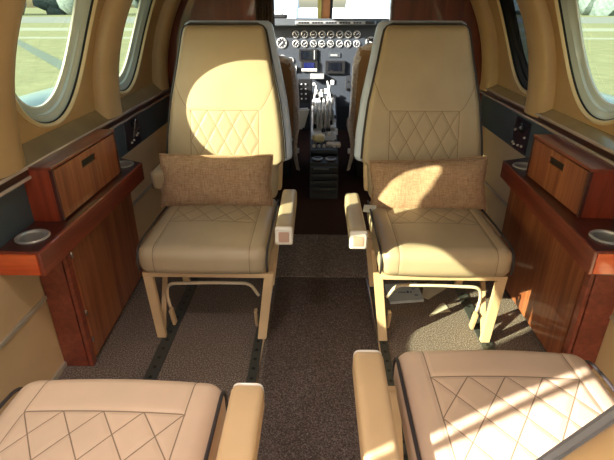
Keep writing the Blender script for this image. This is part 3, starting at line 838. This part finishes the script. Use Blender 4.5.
for i in range(3):
    a = L3(.27+i*.05, .57); bm = B(); lathe(bm, [(.014, 0), (.014, -.014), (.008, -.02)], (a[0], 0, a[2]), 12, 'y'); obj('switch', bm, 'bezel', ip)
plate('side_radio', .24, .43, .50, .62, 'dial', .02)

gs = thing('glareshield', 'dark grey glareshield with a long annunciator strip across its front edge', 'glareshield', (.05, CY, 1.052))
bm = B(); hexa(bm, [(-.72, -.12, -.025), (.72, -.12, -.025), (.72, .54, -.025), (-.72, .54, -.025), (-.72, -.10, .03), (.72, -.10, .03), (.72, .54, -.005), (-.72, .54, -.005)], .006); obj('hood', bm, 'shroud', gs)
bm = B(); box(bm, -.245, .42, -.128, -.116, -.014, .012, .002); st = obj('annunciator_strip', bm, 'shroudlip', gs)
for i in range(24):
    bm = B(); x = -.238+i*.0225; box(bm, x, x+.017, -.132, -.126, -.008, .006, .001); obj('annunciator_light', bm, 'dial' if i % 5 else 'bezel', st, smooth=False)
bm = B(); box(bm, .33, .405, -.133, -.126, -.011, .011, .001); obj('switch_block', bm, 'black', gs)
cp = thing('compass', 'small dark compass standing at the left end of the glareshield', 'compass', (-.335, CY+.1, 1.075))
bm = B(); softbox(bm, .13, .08, .035, .014, (8, 8, 6), None, (0, 0, .018)); obj('housing', bm, 'black', cp)
bm = B(); tube(bm, [(.02, 0, .03), (.03, 0, .075)], .004, 6); obj('stem', bm, 'black', cp)

# centre pedestal
pd = thing('control_pedestal', 'black centre pedestal crowded with white engine levers between the pilot seats', 'pedestal', (.045, 3.5, 0))
bm = B(); hexa(bm, [(-.095, -.58, 0), (.095, -.58, 0), (.115, .78, 0), (-.115, .78, 0), (-.095, -.56, .245), (.095, -.56, .245), (.115, .78, .46), (-.115, .78, .46)], .005); obj('body', bm, 'black', pd)
def pz(y): return .245+(y+.56)*(.215/1.34)
for i in range(4):
    bm = B(); z0 = .045+i*.048; box(bm, -.085, .085, -.590, -.574, z0, z0+.040, .002); r = obj('radio', bm, 'dial', pd)
    bm = B(); box(bm, -.07, .03 if i == 3 else .05, -.5925, -.588, z0+.026, z0+.029); obj('radio_line', bm, 'bezel' if i == 3 else 'track', r)
for i in range(2):
    bm = B(); x = -.045+i*.09; lathe(bm, [(.036, 0), (.036, .008), (.028, .010), (.026, .004)], (x, -.50, pz(-.5)+.002), 24); obj('dial_ring', bm, 'bezel', pd)
    bm = B(); lathe(bm, [(.027, .003), (.027, .008)], (x, -.50, pz(-.5)+.002), 20); obj('dial_face', bm, 'black', pd)
bm = B(); box(bm, -.09, .09, -.44, -.30, pz(-.37)-.005, pz(-.37)+.025, .003); obj('frequency_unit', bm, 'panel', pd)
for i in range(5):
    bm = B(); lathe(bm, [(.010, 0), (.010, .015), (.006, .02)], (-.07+i*.035, -.37, pz(-.37)+.024), 12); obj('knob', bm, 'steel' if i % 2 else 'white', pd)
# throttle quadrant
bm = B(); hexa(bm, [(-.092, -.22, .28), (.092, -.22, .28), (.10, .42, .36), (-.10, .42, .36), (-.088, -.16, .35), (.088, -.16, .35), (.092, .38, .50), (-.092, .38, .50)], .012); obj('quadrant', bm, 'white', pd, label='pale grey lever quadrant')
for i in range(6):
    x = -.078+i*.029; y = [.02, .0, .10, .12, .04, .08][i]
    bm = B(); zt = .395+(y+.16)*.26; box(bm, x-.004, x+.004, -.14, .30, .36+.002, .365+.14); obj('lever_slot', bm, 'steel', pd)
    bm = B(); tube(bm, [(x, y, zt-.02), (x, y-.05, zt+.075)], .0045, 8); l = obj('lever', bm, 'steel', pd)
    bm = B(); softbox(bm, .021, .03, .034, .009, (6, 6, 6), None, (x, y-.055, zt+.09)); obj('lever_grip', bm, 'white' if i not in (2,) else 'black', l)
for i, (x, y, r_, m) in enumerate([(.03, -.19, .016, 'black'), (.062, -.15, .017, 'white'), (.075, -.05, .015, 'steel'), (-.005, -.2, .014, 'black'), (.05, -.08, .014, 'black'), (.085, -.2, .013, 'white'), (.01, -.12, .014, 'steel')]):
    bm = B(); lathe(bm, [(r_, 0), (r_, .018), (r_*.6, .026)], (x, y, .365+(y+.2)*.23), 14); obj('knob', bm, m, pd)
bm = B(); softbox(bm, .085, .075, .055, .026, (10, 10, 10), None, (-.038, -.30, .345)); obj('trim_wheel_knob', bm, 'ivory', pd, label='large ivory yellow knob')
bm = B(); tube(bm, [(-.04, -.30, .27), (-.04, -.30, .33)], .012, 10); obj('knob_stem', bm, 'black', pd)
bm = B(); softbox(bm, .10, .07, .03, .012, (8, 8, 6), None, (.065, -.32, .305)); obj('control_cover', bm, 'fleece', pd)
for i, (a, b) in enumerate([((-.09, .1, .45), (-.06, .35, .60)), ((-.07, .05, .44), (-.02, .38, .56)), ((.02, .2, .47), (.05, .5, .58)), ((.06, .25, .48), (.03, .45, .62))]):
    bm = B(); tube(bm, [a, b], .006, 6); obj('linkage_rod', bm, 'white', pd)
for i in range(12):
    a = random.uniform(-.09, .11); y = random.uniform(.28, .70); z = .42+(y-.28)*.25
    bm = B(); softbox(bm, random.uniform(.02, .045), .03, random.uniform(.015, .05), .007, (4, 4, 4), None, (a, y, z+.06)); obj('switch_guard', bm, random.choice(['white', 'steel', 'white', 'black']), pd)

for i in range(16):
    x = random.choice((-1, 1))*random.uniform(.0, .092); y = random.uniform(-.27, .12); r_ = random.uniform(.008, .015)
    bm = B(); lathe(bm, [(r_, 0), (r_*1.1, .02), (r_*.6, .03)], (x, y, .35+(y+.2)*.23), 10); obj('knob', bm, random.choice(['white', 'white', 'steel', 'black']), pd)

# pilot seats
def pilot_seat(x, s, lb, ztop):
    t = thing('pilot_seat', lb, 'seat', (x, 3.30, 0))
    def df(p):
        z = p.z+.32+ztop/2-.0
        u = (z-.32)/(ztop-.32)
        return Vector((p.x*(1-.16*u), p.y-.10*u, z))
    bm = B(); softbox(bm, .46, .10, ztop-.30, .045, (20, 6, 24), lambda p: Vector((p.x*(1-.06*((p.z/(ztop-.3))+.5)), p.y-.12*((p.z/(ztop-.3))+.5), p.z)), (0, .02, (ztop+.30)/2)); b = obj('backrest', bm, 'seatbrown', t, angle=80)
    # woolly cover lapping the edges
    pts = []
    n = 40
    hw0, hh = .222, (ztop-.30)/2; zc = (ztop+.30)/2
    for i in range(n):
        a = 2*PI*i/n; cx = math.copysign(abs(math.cos(a))**.35, math.cos(a)); cz = math.copysign(abs(math.sin(a))**.35, math.sin(a))
        v = cz*.5+.5; pts.append((cx*hw0*(1-.06*v)+.003*random.uniform(-1, 1), .02-.12*v-.015, zc+cz*hh*.985))
    bm = B(); tube(bm, pts, .030, 8, closed=True)
    for v in bm.verts: v.co += Vector([random.uniform(-.003, .003) for _ in range(3)])
    obj('seat_cover', bm, 'fleece', b, label='pale sheepskin seat cover edge')
    bm = B(); softbox(bm, .46, .42, .11, .04, (16, 16, 6), None, (0, .27, .33)); obj('cushion', bm, 'seatbrown', t, angle=80)
    bm = B(); box(bm, -.17, .17, .06, .44, 0, .28, .01); obj('pedestal', bm, 'black', t)
    bm = B(); tube(bm, smoothpath([(-s*.2, -.06, ztop-.25), (-s*.235, -.09, .45), (-s*.21, -.10, .25), (-s*.235, -.06, .1)], .08), .01, 8, flat=(.005, .02)); obj('harness_strap', bm, 'fleece', t)
    bm = B(); box(bm, -s*.235-.011, -s*.235+.011, -.105, -.065, .235, .265, .004); obj('buckle', bm, 'white', t)
    if s < 0:
        bm = B(); hexa(bm, [(.205, .02, .375), (.275, .02, .375), (.275, .06, .375), (.205, .06, .375), (.235, .0, .525), (.318, .0, .53), (.318, .04, .53), (.235, .04, .525)], .012); obj('arm_flap', bm, 'white', t, label='white folded armrest beside the pedestal')
    return t
pilot_seat(-.375, -1, 'brown pilot seat edged in sheepskin, seen past the left cabin seat', .87)
pilot_seat(.46, 1, 'brown pilot seat edged in sheepskin, seen past the right cabin seat', .945)

# ------------------------------------------------------------------ outside
bm = B(); v = [bm.verts.new(p) for p in ((-500, -300, -1.5), (500, -300, -1.5), (500, 600, -1.5), (-500, 600, -1.5))]; bm.faces.new(v); struct('ground', bm, 'grass', 'dry airfield grass', smooth=False)
def strip(nm, pts, m, lb, z=-1.49):
    bm = B(); v = [bm.verts.new((x, y, z)) for x, y in pts]; bm.faces.new(v); struct(nm, bm, m, lb, smooth=False)
strip('runway', [(-400, 84), (-400, 128), (400, 128), (400, 84)], 'asphalt', 'far runway')
strip('runway_edge', [(-400, 58), (-400, 66), (400, 66), (400, 58)], 'line', 'pale taxiway')
strip('taxiway', [(-400, 44), (-400, 46.5), (400, 46.5), (400, 44)], 'line', 'thin pale line across the grass')
strip('ground_stripe', [(-27.5, 44.9), (-22.8, 37.2), (-10.6, 20.4), (-12.4, 24.2)], 'stripe_dark', 'dark diagonal stripe across the grass', -1.485)  # darker diagonal stripe laid just above the grass
strip('apron', [(4, -20), (14, -20), (15, 13), (4.5, 11)], 'concrete', 'pale concrete apron')
strip('glare_ground', [(-2.5, 6), (3, 6), (140, 560), (-120, 560)], 'concrete', 'pale ground added ahead to whiten the windshield view', -1.35)  # added bright sheet, stands in for the washed-out glare ahead
def tree(x, y, h, lb):
    t = thing('tree', lb, 'tree', (x, y, -1.5), 0, 'trees beyond the airfield')
    bm = B(); lathe(bm, [(.4, 0), (.25, h*.5)], (0, 0, 0), 8); obj('trunk', bm, 'trunk', t)
    bm = B()
    for i in range(9):
        r = h*random.uniform(.36, .42); c = Vector((-5+10*i/8, random.uniform(-.5, .5)*h*.3, h*random.uniform(.18, .66)))
        m = bmesh.ops.create_icosphere(bm, subdivisions=2, radius=r)
        for v in m['verts']: v.co = v.co*random.uniform(.85, 1.12)+c
    obj('crown', bm, 'leaf', t)
for i in range(26):
    if -33 < -183+i*15 < 60: continue
    tree(-186+i*15, (150, 165)[i % 2]+random.uniform(-1, 1), random.uniform(11, 14), 'hazy green tree in the line beyond the airfield')
def hangar(x, y, w, h):
    t = thing('hangar', 'pale hangar on the horizon seen through the %s windshield' % ('right' if x > 0 else 'left'), 'building', (x, y, -1.5))
    bm = B(); box(bm, -w/2, w/2, 0, 12, 0, h); obj('wall', bm, 'hangar', t, smooth=False)
    bm = B(); hexa(bm, [(-w/2-.3, -.3, h), (w/2+.3, -.3, h), (w/2+.3, 12.3, h), (-w/2-.3, 12.3, h), (-w/2-.3, 5.5, h+1.6), (w/2+.3, 5.5, h+1.6), (w/2+.3, 6.5, h+1.6), (-w/2-.3, 6.5, h+1.6)]); obj('roof', bm, 'hangar_roof', t, smooth=False)
hangar(14, 100, 16, 2.2); hangar(-9, 100, 9, 2.0)
# engine nacelles and wings
for s in (-1, 1):
    lb = 'white engine nacelle and wing outside the %s windows' % SIDE[s]
    t = thing('airplane_wing', lb, 'wing', (s*2.4, 2.6, -.3))
    bm = B(); rows = []
    for y, r_ in ((-2.2, .12), (-1.4, .34), (-.4, .50), (.8, .55), (2.0, .53), (2.8, .44), (3.1, .26)):
        rows.append([bm.verts.new((s*.05+r_*.95*math.cos(a*PI/12), y, .25+r_*1.0*math.sin(a*PI/12))) for a in range(24)])
    for A, C in zip(rows, rows[1:]):
        for k in range(24): bm.faces.new((A[k], A[(k+1) % 24], C[(k+1) % 24], C[k]))
    bm.faces.new(rows[0]); bm.faces.new(rows[-1][::-1]); obj('nacelle', bm, 'paint', t)
    bm = B(); x0, x1 = (-s*1.2, s*6.5)
    hexa(bm, [(x0, -2.6, -.36), (x1, -2.2, -.1), (x1, -1.0, -.1), (x0, -.2, -.36), (x0, -2.6, -.32), (x1, -2.2, -.06), (x1, -1.0, -.03), (x0, -.2, -.20)], .02); obj('wing_panel', bm, 'paint', t)

# ------------------------------------------------------------------ light
SUN = Vector((1, .61, -.53)).normalized()
sun = bpy.data.lights.new('sun', 'SUN'); sun.energy = 27; sun.angle = math.radians(.6); sun.color = (1, .96, .86)
so = bpy.data.objects.new('sun', sun); COL.objects.link(so); so.rotation_euler = SUN.to_track_quat('-Z', 'Y').to_euler()
w = bpy.data.worlds.new('sky'); sc.world = w; w.use_nodes = True; n = w.node_tree.nodes; l = w.node_tree.links
sky = n.new('ShaderNodeTexSky'); sky.sky_type = 'NISHITA'; sky.sun_disc = False; sky.sun_elevation = math.radians(26)
sky.sun_rotation = math.atan2(-SUN.x, -SUN.y); sky.dust_density = 2.5; sky.air_density = 1.2
bg = n['Background']; l.new(sky.outputs[0], bg.inputs[0]); bg.inputs[1].default_value = .7

# ------------------------------------------------------------------ camera
cam = bpy.data.cameras.new('camera'); co = bpy.data.objects.new('camera', cam); COL.objects.link(co); sc.camera = co
cam.sensor_fit = 'HORIZONTAL'; cam.sensor_width = 36; cam.lens = 465/614*36; cam.clip_start = .02; cam.clip_end = 2000
pitch = math.radians(25.8); yaw = math.atan(12/465*math.cos(pitch))
co.location = (0, 0, 1.18); co.rotation_euler = (PI/2-pitch, 0, yaw)
vs = sc.view_settings; vs.view_transform = 'Standard'; vs.look = 'None'; vs.gamma = 1; vs.exposure = 0; vs.use_curve_mapping = False
